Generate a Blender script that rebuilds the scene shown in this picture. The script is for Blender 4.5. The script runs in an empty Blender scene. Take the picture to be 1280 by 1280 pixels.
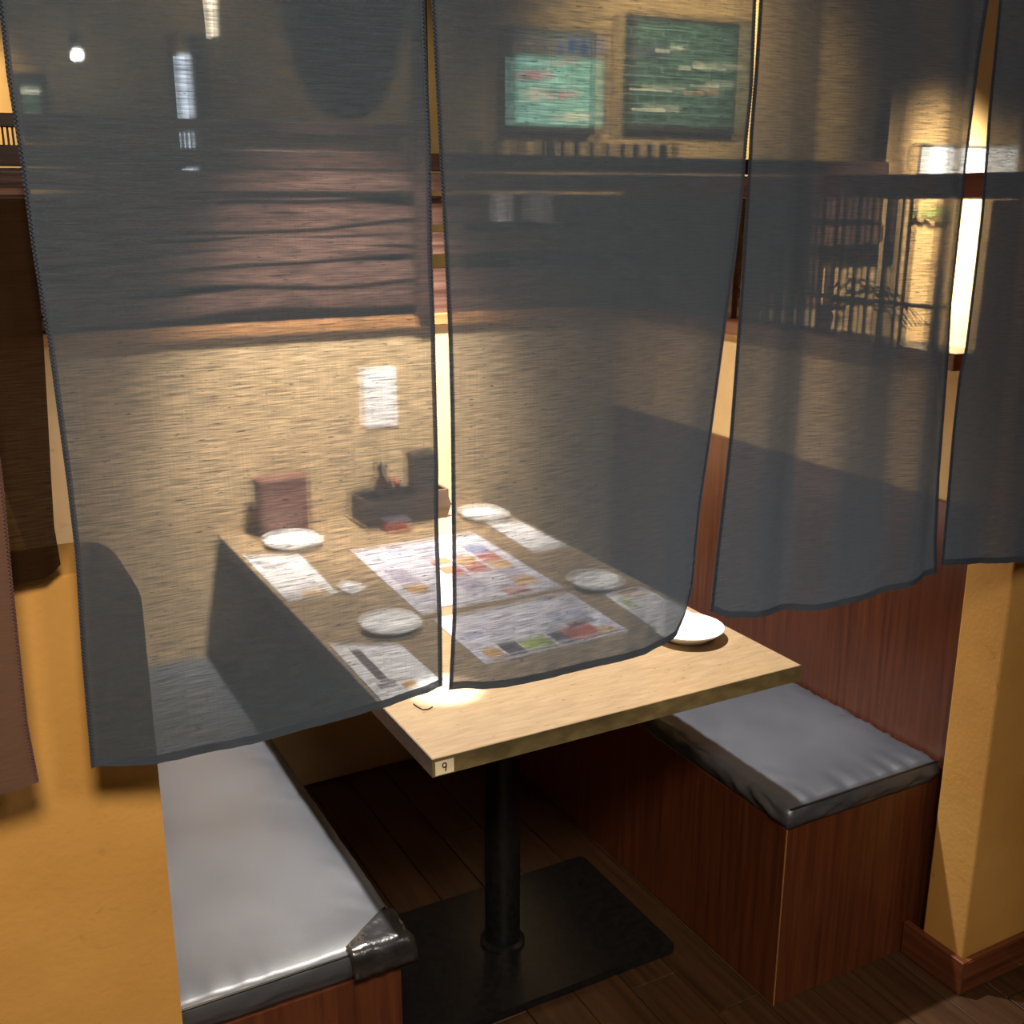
import bpy, bmesh, math, random
from mathutils import Vector, noise
R = math.radians
S = bpy.context.scene
C = S.collection

# ------------------------------------------------------------------ camera, world, lights, exposure
cd = bpy.data.cameras.new('camera')
cam = bpy.data.objects.new('camera', cd); C.objects.link(cam)
cd.sensor_width = 36; cd.lens = 1372.23 / 1280 * 36
cd.clip_start = 0.02
cam.location = (0, 0, 1.5)
cam.rotation_euler = (R(90 - 16.045), 0, R(-28.327))
S.camera = cam

S.view_settings.view_transform = 'Standard'
S.view_settings.look = 'None'
S.view_settings.gamma = 1
S.view_settings.use_curve_mapping = False
S.view_settings.exposure = 0.0

W = bpy.data.worlds.new('dim_room'); S.world = W; W.use_nodes = True
W.node_tree.nodes['Background'].inputs[0].default_value = (1.0, 0.8, 0.6, 1)
W.node_tree.nodes['Background'].inputs[1].default_value = 0.02

def light(name, kind, loc, power, color, target=None, size=0.05, spot=90, blend=0.5, sizey=None):
    l = bpy.data.lights.new(name, kind); o = bpy.data.objects.new(name, l); C.objects.link(o)
    l.energy = power; l.color = color; o.location = loc
    if kind == 'AREA':
        l.size = size
        if sizey: l.shape = 'RECTANGLE'; l.size_y = sizey
    else: l.shadow_soft_size = size
    if kind == 'SPOT': l.spot_size = R(spot); l.spot_blend = blend
    if target: o.rotation_euler = (Vector(target) - Vector(loc)).to_track_quat('-Z', 'Y').to_euler()
    return o
WARM = (1.0, 0.80, 0.56)
NEUT = (1.0, 0.93, 0.84)
# booth ceiling spots (above the frame); the last is an added helper
light('table_spotlight', 'SPOT', (0.92, 2.0, 2.55), 400, NEUT, (0.92, 1.95, 0.7), 0.03, 72, 0.9)
light('wall_spotlight', 'SPOT', (0.86, 2.0, 2.35), 820, (1.0, 0.88, 0.72), (0.90, 2.5, 0.90), 0.03, 44, 1.0)
light('table_glare_helper', 'SPOT', (0.66, 1.52, 2.60), 1300, NEUT, (0.684, 1.496, 0.727), 0.008, 4.4, 0.8)  # added narrow beam, stands in for the glare patch on the table front
# corridor ceiling lights in front of the curtain
light('corridor_spotlight', 'SPOT', (-0.05, -0.55, 2.6), 235, (1.0, 0.82, 0.58), (0.05, 1.18, 0.5), 0.22, 80, 0.9)
light('corridor_light', 'AREA', (0.9, -0.9, 2.6), 15, (1.0, 0.90, 0.80), (0.9, 1.1, 1.2), 0.4)
# far room
light('far_wall_spotlight', 'SPOT', (3.5, 3.9, 2.6), 260, (1.0, 0.80, 0.48), (3.7, 5.0, 1.9), 0.05, 105, 0.8)
light('far_left_spotlight', 'SPOT', (0.1, 4.3, 2.6), 130, (1.0, 0.7, 0.36), (0.15, 5.0, 1.8), 0.05, 50, 0.8)
light('far_mid_spotlight', 'SPOT', (1.9, 4.3, 2.6), 12, (1.0, 0.8, 0.5), (1.9, 5.0, 1.8), 0.05, 80, 0.9)
light('neighbour_spotlight', 'SPOT', (2.80, 1.80, 2.2), 1000, (1.0, 0.84, 0.60), (2.88, 2.55, 1.02), 0.05, 64, 0.95)

# ------------------------------------------------------------------ materials
def nt(name):
    m = bpy.data.materials.new(name); m.use_nodes = True
    t = m.node_tree; b = t.nodes['Principled BSDF']
    return m, t, b
def N(t, typ, **kw):
    n = t.nodes.new(typ)
    for k, v in kw.items():
        if k in n.inputs: n.inputs[k].default_value = v
        else: setattr(n, k, v)
    return n
def coords(t, scale=(1, 1, 1), rot=(0, 0, 0), kind='Object'):
    tc = N(t, 'ShaderNodeTexCoord'); mp = N(t, 'ShaderNodeMapping')
    mp.inputs['Scale'].default_value = scale; mp.inputs['Rotation'].default_value = rot
    t.links.new(tc.outputs[kind], mp.inputs[0]); return mp.outputs[0]
def ramp(t, src, stops):
    r = N(t, 'ShaderNodeValToRGB'); e = r.color_ramp.elements
    while len(e) < len(stops): e.new(0.5)
    for i, (p, c) in enumerate(stops):
        e[i].position = p; e[i].color = c if len(c) == 4 else (*c, 1)
    t.links.new(src, r.inputs[0]); return r.outputs[0]
def bump(t, b, src, strength, dist=0.002):
    n = N(t, 'ShaderNodeBump'); n.inputs['Strength'].default_value = strength; n.inputs['Distance'].default_value = dist
    t.links.new(src, n.inputs['Height']); t.links.new(n.outputs[0], b.inputs['Normal'])
def noisy(name, c1, c2, scale=8, rough=0.6, stretch=(1, 1, 1), bumps=0.0, spec=0.5, detail=5, lo=0.35, hi=0.65, metal=0, coat=0, dist=0.002):
    m, t, b = nt(name)
    n = N(t, 'ShaderNodeTexNoise'); n.inputs['Scale'].default_value = scale; n.inputs['Detail'].default_value = detail
    t.links.new(coords(t, stretch), n.inputs['Vector'])
    t.links.new(ramp(t, n.outputs[0], [(lo, c1), (hi, c2)]), b.inputs['Base Color'])
    b.inputs['Roughness'].default_value = rough; b.inputs['Specular IOR Level'].default_value = spec
    b.inputs['Metallic'].default_value = metal; b.inputs['Coat Weight'].default_value = coat
    if bumps: bump(t, b, n.outputs[0], bumps, dist)
    return m
def plain(name, c, rough=0.5, metal=0, spec=0.5, emit=0, ecol=None):
    m, t, b = nt(name)
    n = N(t, 'ShaderNodeTexNoise'); n.inputs['Scale'].default_value = 40
    t.links.new(coords(t), n.inputs['Vector'])
    t.links.new(ramp(t, n.outputs[0], [(0.3, tuple(x * .92 for x in c)), (0.7, tuple(min(1, x * 1.05) for x in c))]), b.inputs['Base Color'])
    b.inputs['Roughness'].default_value = rough; b.inputs['Metallic'].default_value = metal
    b.inputs['Specular IOR Level'].default_value = spec
    if emit:
        b.inputs['Emission Color'].default_value = (*(ecol or c), 1); b.inputs['Emission Strength'].default_value = emit
    return m

def plaster(name, base, dark):
    m, t, b = nt(name)
    co = coords(t)
    n1 = N(t, 'ShaderNodeTexNoise'); n1.inputs['Scale'].default_value = 5; n1.inputs['Detail'].default_value = 6
    n2 = N(t, 'ShaderNodeTexNoise'); n2.inputs['Scale'].default_value = 120; n2.inputs['Detail'].default_value = 3
    n3 = N(t, 'ShaderNodeTexNoise'); n3.inputs['Scale'].default_value = 14; n3.inputs['Detail'].default_value = 8; n3.inputs['Distortion'].default_value = 1.2
    for n in (n1, n2, n3): t.links.new(co, n.inputs['Vector'])
    a = ramp(t, n1.outputs[0], [(0.3, dark), (0.7, base)])
    s = ramp(t, n3.outputs[0], [(0.27, (0.55, 0.5, 0.45)), (0.34, (1, 1, 1))])
    mx = N(t, 'ShaderNodeMix', data_type='RGBA', blend_type='MULTIPLY'); mx.inputs[0].default_value = 0.5
    t.links.new(a, mx.inputs[6]); t.links.new(s, mx.inputs[7])
    t.links.new(mx.outputs[2], b.inputs['Base Color'])
    b.inputs['Roughness'].default_value = 0.75; b.inputs['Specular IOR Level'].default_value = 0.25
    ad = N(t, 'ShaderNodeMath', operation='ADD'); t.links.new(n2.outputs[0], ad.inputs[0]); t.links.new(n3.outputs[0], ad.inputs[1])
    bump(t, b, ad.outputs[0], 0.2, 0.003)
    return m
def wood(name, dark, light_, axis, rough=0.4, grain=60, coat=0.0, bumps=0.1, warp=0.0, wavy=0):
    st = [grain, grain, grain]; st[axis] = grain * 0.04
    m, t, b = nt(name)
    n = N(t, 'ShaderNodeTexNoise'); n.inputs['Scale'].default_value = 1; n.inputs['Detail'].default_value = 6; n.inputs['Distortion'].default_value = warp
    oi = N(t, 'ShaderNodeObjectInfo')
    tc = N(t, 'ShaderNodeTexCoord'); va = N(t, 'ShaderNodeVectorMath', operation='ADD')
    cr = N(t, 'ShaderNodeCombineXYZ'); mu = N(t, 'ShaderNodeMath', operation='MULTIPLY'); mu.inputs[1].default_value = 9
    t.links.new(oi.outputs['Random'], mu.inputs[0])
    for i in range(3): t.links.new(mu.outputs[0], cr.inputs[i])
    t.links.new(tc.outputs['Object'], va.inputs[0]); t.links.new(cr.outputs[0], va.inputs[1])
    mp = N(t, 'ShaderNodeMapping'); mp.inputs['Scale'].default_value = st
    t.links.new(va.outputs[0], mp.inputs[0]); t.links.new(mp.outputs[0], n.inputs['Vector'])
    t.links.new(ramp(t, n.outputs[0], [(0.3, dark), (0.7, light_)]), b.inputs['Base Color'])
    b.inputs['Roughness'].default_value = rough; b.inputs['Coat Weight'].default_value = coat; b.inputs['Coat Roughness'].default_value = 0.12
    if wavy:
        w = N(t, 'ShaderNodeTexNoise'); w.inputs['Scale'].default_value = 1; w.inputs['Detail'].default_value = 2
        mp2 = N(t, 'ShaderNodeMapping'); s2 = [26, 26, 26]; s2[axis] = 3; mp2.inputs['Scale'].default_value = s2
        t.links.new(va.outputs[0], mp2.inputs[0]); t.links.new(mp2.outputs[0], w.inputs['Vector'])
        ad = N(t, 'ShaderNodeMath', operation='MULTIPLY_ADD'); ad.inputs[1].default_value = wavy
        t.links.new(w.outputs[0], ad.inputs[0]); t.links.new(n.outputs[0], ad.inputs[2]); bump(t, b, ad.outputs[0], bumps, 0.004)
    elif bumps: bump(t, b, n.outputs[0], bumps, 0.001)
    return m

def cloth_mat(name, base, tmax, tint=(1, 1, 1), translucent=0.35, falloff=0.9):
    """open plain weave: horizontal slubby threads let part of the light straight through"""
    m = bpy.data.materials.new(name); m.use_nodes = True; t = m.node_tree
    t.nodes.remove(t.nodes['Principled BSDF']); out = t.nodes['Material Output']
    tc = N(t, 'ShaderNodeTexCoord')
    def nz(scale, detail=2, dist=0.0):
        mp = N(t, 'ShaderNodeMapping'); mp.inputs['Scale'].default_value = scale
        t.links.new(tc.outputs['Object'], mp.inputs[0])
        n = N(t, 'ShaderNodeTexNoise'); n.inputs['Scale'].default_value = 1; n.inputs['Detail'].default_value = detail; n.inputs['Distortion'].default_value = dist
        t.links.new(mp.outputs[0], n.inputs['Vector']); return n.outputs[0]
    weft = ramp(t, nz((30, 5, 700), 4), [(0.30, (0.30,) * 3), (0.66, (1.5,) * 3)])
    warp = ramp(t, nz((900, 5, 12), 1), [(0.3, (0.9,) * 3), (0.7, (1.08,) * 3)])
    slub = ramp(t, nz((75, 5, 620), 2), [(0.30, (0.10,) * 3), (0.37, (1,) * 3)])
    lw = N(t, 'ShaderNodeLayerWeight'); lw.inputs['Blend'].default_value = 0.5
    sub = N(t, 'ShaderNodeMath', operation='MULTIPLY_ADD'); sub.inputs[1].default_value = -falloff; sub.inputs[2].default_value = tmax
    t.links.new(lw.outputs['Facing'], sub.inputs[0])
    mx = N(t, 'ShaderNodeMath', operation='MAXIMUM'); mx.inputs[1].default_value = 0.05; t.links.new(sub.outputs[0], mx.inputs[0])
    cur = mx.outputs[0]
    for s in (weft, warp, slub):
        q = N(t, 'ShaderNodeMath', operation='MULTIPLY'); t.links.new(cur, q.inputs[0]); t.links.new(s, q.inputs[1]); cur = q.outputs[0]
    q.use_clamp = True
    col = N(t, 'ShaderNodeMix', data_type='RGBA'); col.inputs[6].default_value = (*[x * 0.75 for x in base], 1); col.inputs[7].default_value = (*[x * 1.2 for x in base], 1)
    t.links.new(nz((30, 5, 500), 3), col.inputs[0])
    d = N(t, 'ShaderNodeBsdfDiffuse'); t.links.new(col.outputs[2], d.inputs[0])
    tl = N(t, 'ShaderNodeBsdfTranslucent'); t.links.new(col.outputs[2], tl.inputs[0])
    m1 = N(t, 'ShaderNodeMixShader'); m1.inputs[0].default_value = translucent
    t.links.new(d.outputs[0], m1.inputs[1]); t.links.new(tl.outputs[0], m1.inputs[2])
    tr0 = N(t, 'ShaderNodeBsdfTransparent'); tr0.inputs[0].default_value = (*tint, 1)
    rf = N(t, 'ShaderNodeBsdfRefraction'); rf.inputs['IOR'].default_value = 1.022; rf.inputs['Roughness'].default_value = 0.32; rf.inputs['Color'].default_value = (*tint, 1)
    tr = N(t, 'ShaderNodeMixShader'); tr.inputs[0].default_value = 0.62
    t.links.new(tr0.outputs[0], tr.inputs[1]); t.links.new(rf.outputs[0], tr.inputs[2])
    m2 = N(t, 'ShaderNodeMixShader'); t.links.new(cur, m2.inputs[0])
    t.links.new(m1.outputs[0], m2.inputs[1]); t.links.new(tr.outputs[0], m2.inputs[2])
    t.links.new(m2.outputs[0], out.inputs['Surface'])
    return m

OCHRE = plaster('ochre_plaster', (0.58, 0.32, 0.09), (0.49, 0.255, 0.065))
TAN = plaster('tan_plaster', (0.62, 0.44, 0.22), (0.54, 0.36, 0.16))
CREAM = plaster('cream_plaster', (0.56, 0.42, 0.25), (0.49, 0.36, 0.20))
FARW = plaster('far_plaster', (0.62, 0.46, 0.24), (0.5, 0.36, 0.17))
CEIL = plaster('ceiling_plaster', (0.25, 0.2, 0.15), (0.2, 0.16, 0.12))
REDWOOD_V = wood('red_wood_vertical', (0.060, 0.015, 0.006), (0.120, 0.034, 0.012), 2, 0.38, 90, 0.15)
REDWOOD_H = wood('red_wood_horizontal', (0.08, 0.022, 0.010), (0.16, 0.05, 0.02), 0, 0.35, 90, 0.15)
REDWOOD_Y = wood('red_wood_lengthwise', (0.08, 0.022, 0.010), (0.16, 0.05, 0.02), 1, 0.35, 90, 0.15)
FLOORW = wood('dark_floor_wood', (0.028, 0.013, 0.006), (0.062, 0.029, 0.014), 1, 0.38, 70, 0.1)
CEDAR = wood('varnished_cedar', (0.055, 0.028, 0.023), (0.16, 0.094, 0.076), 0, 0.22, 45, 0.6, 0.5, 1.5, wavy=3)
EDGEW = wood('pale_sill_wood', (0.26, 0.12, 0.045), (0.38, 0.20, 0.08), 0, 0.4, 60)
DARKW = wood('dark_rail_wood', (0.035, 0.016, 0.012), (0.075, 0.035, 0.025), 0, 0.4, 80)
LAM = None
def laminate():
    m, t, b = nt('beige_laminate')
    n = N(t, 'ShaderNodeTexNoise'); n.inputs['Scale'].default_value = 1; n.inputs['Detail'].default_value = 6
    t.links.new(coords(t, (22, 160, 160)), n.inputs['Vector'])
    base = ramp(t, n.outputs[0], [(0.3, (0.275, 0.185, 0.10)), (0.7, (0.37, 0.265, 0.155))])
    v = N(t, 'ShaderNodeTexNoise'); v.inputs['Scale'].default_value = 1; v.inputs['Detail'].default_value = 2
    t.links.new(coords(t, (60, 230, 230), (0, 0, R(18))), v.inputs['Vector'])
    fl = ramp(t, v.outputs[0], [(0.26, (0.35, 0.28, 0.2)), (0.31, (1, 1, 1))])
    mx = N(t, 'ShaderNodeMix', data_type='RGBA', blend_type='MULTIPLY'); mx.inputs[0].default_value = 0.9
    t.links.new(base, mx.inputs[6]); t.links.new(fl, mx.inputs[7]); t.links.new(mx.outputs[2], b.inputs['Base Color'])
    b.inputs['Roughness'].default_value = 0.42
    return m
LAM = laminate()
GREYEDGE = noisy('grey_edge_band', (0.10, 0.085, 0.09), (0.14, 0.12, 0.125), 60, 0.55)
def vinyl():
    m, t, b = nt('black_vinyl')
    n = N(t, 'ShaderNodeTexNoise'); n.inputs['Scale'].default_value = 700; n.inputs['Detail'].default_value = 2
    k = N(t, 'ShaderNodeTexNoise'); k.inputs['Scale'].default_value = 5; k.inputs['Detail'].default_value = 4
    co = coords(t); t.links.new(co, n.inputs['Vector']); t.links.new(co, k.inputs['Vector'])
    t.links.new(ramp(t, k.outputs[0], [(0.3, (0.042, 0.049, 0.066)), (0.7, (0.058, 0.068, 0.090))]), b.inputs['Base Color'])
    t.links.new(ramp(t, k.outputs[0], [(0.3, (0.40,) * 3), (0.7, (0.48,) * 3)]), b.inputs['Roughness'])
    b.inputs['IOR'].default_value = 1.9
    bump(t, b, n.outputs[0], 0.25, 0.0006)
    return m
VINYL = vinyl()
TAPE = noisy('black_repair_tape', (0.015, 0.015, 0.017), (0.03, 0.03, 0.033), 30, 0.22, bumps=0.8, spec=0.9, dist=0.004)
BLACKM = noisy('black_painted_metal', (0.006, 0.006, 0.007), (0.011, 0.011, 0.012), 80, 0.3, bumps=0.05, spec=0.3)
WHITE = plain('white_glazed_ceramic', (0.93, 0.94, 0.95), 0.12)
PAPER = plain('white_paper', (0.90, 0.91, 0.94), 0.7)
STICK = plain('cream_sticker_paper', (0.80, 0.72, 0.52), 0.6)
INK = plain('dark_ink', (0.03, 0.012, 0.02), 0.6)
MAT_PHOTOS = [plain('print_red', (0.55, 0.13, 0.08), .4), plain('print_green', (0.42, 0.5, 0.12), .4), plain('print_orange', (0.7, 0.4, 0.12), .4), plain('print_blue', (0.25, 0.33, 0.6), .4), plain('print_dark', (0.10, 0.08, 0.10), .4), plain('print_lilac', (0.55, 0.5, 0.65), .4)]
MENU = plain('menu_sheet', (0.80, 0.79, 0.92), 0.2)
MATP = plain('place_mat_paper', (0.84, 0.84, 0.88), 0.4)
BOXW = wood('box_wood', (0.12, 0.05, 0.04), (0.2, 0.09, 0.06), 0, 0.5)
CADDYW = wood('caddy_wood', (0.03, 0.018, 0.012), (0.06, 0.035, 0.02), 0, 0.5)
BLUE = cloth_mat('slate_blue_gauze', (0.078, 0.104, 0.142), 0.27, falloff=0.62)
BLUEH = cloth_mat('slate_blue_hem', (0.062, 0.078, 0.108), 0.10, translucent=0.2, falloff=0.3)
THREAD = plain('indigo_thread', (0.035, 0.035, 0.07), 0.8)
BROWN = cloth_mat('brown_cloth', (0.13, 0.075, 0.055), 0.05, translucent=0.1)
DBROWN = cloth_mat('dark_brown_cloth', (0.020, 0.010, 0.005), 0.03, translucent=0.05)
BAMBOO = plain('bamboo_rod', (0.35, 0.22, 0.1), 0.45)

# ------------------------------------------------------------------ helpers
def obj(name, bm, mat, parent=None, smooth=False):
    me = bpy.data.meshes.new(name); bm.to_mesh(me); bm.free()
    if isinstance(mat, (list, tuple)):
        for m in mat: me.materials.append(m)
    else: me.materials.append(mat)
    if smooth:
        for p in me.polygons: p.use_smooth = True
    o = bpy.data.objects.new(name, me); C.objects.link(o)
    if parent:
        o.parent = parent; off = Vector((0, 0, 0)); a = parent
        while a: off += a.location; a = a.parent
        for v in me.vertices: v.co -= off
    return o
def tag(o, label=None, cat=None, group=None, kind=None):
    if label: o['label'] = label
    if cat: o['category'] = cat
    if group: o['group'] = group
    if kind: o['kind'] = kind
    return o
def thing(name, loc, label, cat, group=None):
    o = bpy.data.objects.new(name, None); C.objects.link(o); o.location = loc; o.empty_display_size = 0.05
    return tag(o, label, cat, group)
def box(x0, x1, y0, y1, z0, z1, bev=0.0, seg=2, bm=None):
    b = bmesh.new()
    r = bmesh.ops.create_cube(b, size=1)
    for v in b.verts:
        v.co = Vector(((x0 + x1) / 2 + v.co.x * (x1 - x0), (y0 + y1) / 2 + v.co.y * (y1 - y0), (z0 + z1) / 2 + v.co.z * (z1 - z0)))
    if bev: bmesh.ops.bevel(b, geom=b.edges[:], offset=bev, segments=seg, affect='EDGES', profile=0.5)
    if bm is not None:
        me = bpy.data.meshes.new('tmp'); b.to_mesh(me); b.free(); bm.from_mesh(me); bpy.data.meshes.remove(me); return bm
    return b
def prism(poly, y0, y1, bev=0.0):
    """polygon in (x,z) pushed along y"""
    b = bmesh.new()
    vs = [b.verts.new((x, y0, z)) for x, z in poly]; f = b.faces.new(vs)
    r = bmesh.ops.extrude_face_region(b, geom=[f])
    for v in r['geom']:
        if isinstance(v, bmesh.types.BMVert): v.co.y = y1
    bmesh.ops.recalc_face_normals(b, faces=b.faces)
    if bev: bmesh.ops.bevel(b, geom=b.edges[:], offset=bev, segments=2, affect='EDGES')
    return b
def tube(pts, r, n=8, bm=None, close=True):
    b = bm or bmesh.new()
    pts = [Vector(p) for p in pts]; rings = []
    up = Vector((0.13, 0.31, 0.94))
    for i, p in enumerate(pts):
        d = (pts[min(i + 1, len(pts) - 1)] - pts[max(i - 1, 0)]).normalized()
        a = d.cross(up)
        if a.length < 1e-3: a = d.cross(Vector((1, 0, 0)))
        a.normalize(); c = d.cross(a)
        rr = r[i] if isinstance(r, (list, tuple)) else r
        rings.append([b.verts.new(p + a * rr * math.cos(2 * math.pi * k / n) + c * rr * math.sin(2 * math.pi * k / n)) for k in range(n)])
    for i in range(len(rings) - 1):
        for k in range(n):
            b.faces.new((rings[i][k], rings[i][(k + 1) % n], rings[i + 1][(k + 1) % n], rings[i + 1][k]))
    if close:
        b.faces.new(rings[0][::-1]); b.faces.new(rings[-1])
    return b
def lathe(prof, cx=0, cy=0, n=40, bm=None):
    b = bm or bmesh.new(); rings = []
    for r, z in prof:
        if r < 1e-6: rings.append([b.verts.new((cx, cy, z))])
        else: rings.append([b.verts.new((cx + r * math.cos(2 * math.pi * k / n), cy + r * math.sin(2 * math.pi * k / n), z)) for k in range(n)])
    for i in range(len(rings) - 1):
        A, B = rings[i], rings[i + 1]
        for k in range(n):
            k2 = (k + 1) % n
            if len(A) == 1 and len(B) == 1: continue
            if len(A) == 1: b.faces.new((A[0], B[k2], B[k]))
            elif len(B) == 1: b.faces.new((A[k], A[k2], B[0]))
            else: b.faces.new((A[k], A[k2], B[k2], B[k]))
    return b
def interp(tab, z):
    """tab of (x, z) sorted by falling z"""
    if z >= tab[0][1]: return tab[0][0]
    for (xa, za), (xb, zb) in zip(tab, tab[1:]):
        if z >= zb:
            t = (za - z) / max(1e-9, za - zb); return xa + (xb - xa) * t
    return tab[-1][0]
def interpx(tab, x):
    if x <= tab[0][0]: return tab[0][1]
    for (xa, za), (xb, zb) in zip(tab, tab[1:]):
        if x <= xb:
            t = (x - xa) / max(1e-9, xb - xa); t2 = t * t * (3 - 2 * t) * .5 + t * .5; return za + (zb - za) * t2
    return tab[-1][1]

# ------------------------------------------------------------------ setting
def struct(name, bm, mat, **kw):
    o = obj(name, bm, mat, **kw); o['kind'] = 'structure'; return o
XB = 1.68; YB = 2.545; YW = 1.18
fl = struct('floor', box(-3.2, 6.6, -2.7, 5.3, -0.06, -0.012), FLOORW)
random.seed(4)
pw = 0.105
k = 0
for i in range(-6, 22):
    x0 = 0.02 + i * pw
    ys = -0.3 - random.random() * 0.6
    while ys < YB - 0.01:
        ye = min(ys + 0.9 + 0.1 * (i % 3), YB - 0.001)
        if ye > 0.6 and ye - ys > .05:
            dz = random.uniform(-0.0006, 0.0006)
            obj('plank', box(x0 + 0.001, x0 + pw - 0.001, max(ys, -0.2) + 0.001, ye - 0.001, -0.0125, dz, 0.0012, 1), FLOORW, fl)
        ys = ye
        if ye >= YB - 0.002: break
struct('ceiling', box(-3.2, 6.6, -2.7, 5.3, 2.75, 2.8), CEIL)
struct('wall_far', box(-3.2, 6.6, 5.0, 5.15, -0.012, 2.75), FARW)
struct('wall_west', box(-3.2, -3.05, -2.7, 5.0, -0.012, 2.75), FARW)
struct('wall_east', box(6.45, 6.6, -2.7, 5.0, -0.012, 2.75), FARW)
struct('wall_front', box(-3.05, 6.45, -2.7, -2.55, -0.012, 2.75), FARW)

# low wall stub on the left with a rounded top corner
poly = [(-0.62, 0.0), (0.176, 0.0), (0.178, 1.075)]
for q in range(1, 7):
    a = math.pi / 2 * q / 6; poly.append((0.138 + 0.04 * math.cos(a), 1.075 + 0.043 * math.sin(a)))
poly.append((-0.62, 1.118))
struct('wall_left', prism(poly, YW, 1.30, 0.003), OCHRE)
struct('wall_partition', box(0.05, 0.10, 1.30, YB, 0, 1.0), OCHRE)
# rear half wall with its timber top
wb = struct('wall_back', box(-1.6, 2.6, YB, YB + 0.11, 0, 1.19), CREAM)
def live_board(x0, x1, z0, z1, y0, y1, wav, seed, mat=CEDAR, tilt=0.0):
    random.seed(seed); n = 46
    top = []; bot = []
    for i in range(n + 1):
        x = x0 + (x1 - x0) * i / n
        top.append((x, z1 + wav * noise.noise(Vector((x * 3.1, seed, 0))) + 0.3 * wav * noise.noise(Vector((x * 13, seed, 3)))))
        bot.append((x, z0 + wav * noise.noise(Vector((x * 2.7, seed + 9, 0)))))
    sh = lambda x: tilt * math.sin((x - 0.2) * 1.9) if tilt else 0
    return prism([(x, min(1.504, max(1.2175, z + sh(x)))) for x, z in bot] + [(x, min(1.506, max(1.222, z + sh(x)))) for x, z in top[::-1]], y0, y1) if tilt else prism(bot + top[::-1], y0, y1)
obj('sill', box(-1.6, 2.42, YB - 0.012, YB + 0.12, 1.19, 1.217, 0.002), EDGEW, wb)
k = 0
for (z0, z1) in ((1.217, 1.252), (1.246, 1.276), (1.272, 1.300), (1.295, 1.328), (1.324, 1.352), (1.350, 1.384), (1.380, 1.408), (1.404, 1.440), (1.436, 1.464), (1.462, 1.503)):
    k += 1
    obj('plank', live_board(-1.6, 1.10, z0 + 0.004, z1, YB + 0.006 + 0.0035 * ((k * 2) % 5) / 2, YB + 0.044, 0.020, k * 1.7, CEDAR, 0.030), CEDAR, wb)
obj('plank', live_board(1.101, 2.42, 1.217, 1.326, YB + 0.01, YB + 0.05, 0.006, 1), CEDAR, wb)
obj('plank', live_board(1.101, 2.68, 1.362, 1.415, YB + 0.0, YB + 0.045, 0.006, 2), CEDAR, wb)
obj('plank', live_board(1.101, 2.68, 1.432, 1.500, YB + 0.015, YB + 0.05, 0.006, 3), CEDAR, wb)
obj('backing_board', box(-1.6, 1.10, YB + 0.052, YB + 0.062, 1.217, 1.505), DARKW, wb)
obj('backing_board', box(1.25, 2.68, YB + 0.052, YB + 0.062, 1.30, 1.505), DARKW, wb)
obj('plank', live_board(-1.6, 2.68, 1.512, 1.555, YB - 0.004, YB + 0.055, 0.003, 4), CEDAR, wb)
obj('beam', box(-1.6, 2.68, YB + 0.0, YB + 0.07, 1.560, 1.600, 0.002), DARKW, wb)
obj('post', box(1.088, 1.134, YB - 0.03, YB - 0.0005, 1.219, 2.75, 0.002), DARKW, wb)
obj('post', box(-0.62, -0.57, YB - 0.03, YB - 0.0005, 1.219, 2.75, 0.002), DARKW, wb)
obj('gallery_rail', box(-1.6, 1.088, YB + 0.01, YB + 0.05, 1.636, 1.662, 0.002), DARKW, wb)
bm = bmesh.new()
x = -1.58
while x < 1.08:
    box(x, x + 0.0036, YB + 0.025, YB + 0.035, 1.600, 1.636, bm=bm); x += 0.0095
o = obj('baluster', bm, DARKW, wb); o['kind'] = 'stuff'

# right partition: red wood back, tan plaster, sill, lattice, top rail
wr = struct('wall_right', box(XB, XB + 0.07, 1.30, YB, 0, 0.945), TAN)
obj('upper_plaster', box(XB, XB + 0.07, 1.30, YB, 0.945, 1.19), TAN, wr)
obj('seat_back', box(XB - 0.012, XB, 1.281, YB - 0.001, 0.0, 0.945, 0.002), REDWOOD_V, wr)
obj('sill', box(XB - 0.012, XB + 0.08, 1.385, YB - 0.013, 1.19, 1.222, 0.003), REDWOOD_Y, wr)
obj('top_rail', box(XB - 0.012, XB + 0.08, 1.185, YB - 0.013, 1.495, 1.540, 0.003), REDWOOD_Y, wr)
obj('post', box(XB - 0.005, XB + 0.016, 1.446, 1.470, 1.222, 1.495, 0.002), DARKW, wr)
y = 1.562
while y < YB - 0.03:
    obj('lattice_bar', box(XB + 0.015, XB + 0.033, y - 0.006, y + 0.006, 1.222, 1.495, 0.001, 1), DARKW, wr)
    y += 0.0385
obj('lattice_rail', box(XB + 0.033, XB + 0.041, 1.462, YB - 0.013, 1.292, 1.300, 0.001, 1), DARKW, wr)
pil = struct('wall_pillar', box(1.636, 2.45, 1.184, 1.281, 0, 1.185, 0.004, 2), OCHRE)
obj('upper_block', box(1.636, 2.45, 1.184, 1.332, 1.185, 1.494, 0.003), OCHRE, pil)
# skirting round the pillar foot
struct('baseboard_front', prism([(1.622, 0), (2.45, 0), (2.45, 0.072), (1.622, 0.072)], 1.168, 1.1835, 0.0025), REDWOOD_H)
struct('baseboard_side', box(1.621, 1.6355, 1.1685, 1.318, 0, 0.073, 0.0025), REDWOOD_Y)

# lit ochre wall of the next booth
wn = struct('wall_neighbour', box(2.685, 3.9, YB + 0.02, YB + 0.14, 0, 2.75), TAN)
obj('low_block', box(2.425, 2.684, YB - 0.02, YB - 0.001, 0, 1.29), TAN, wn)

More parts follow.
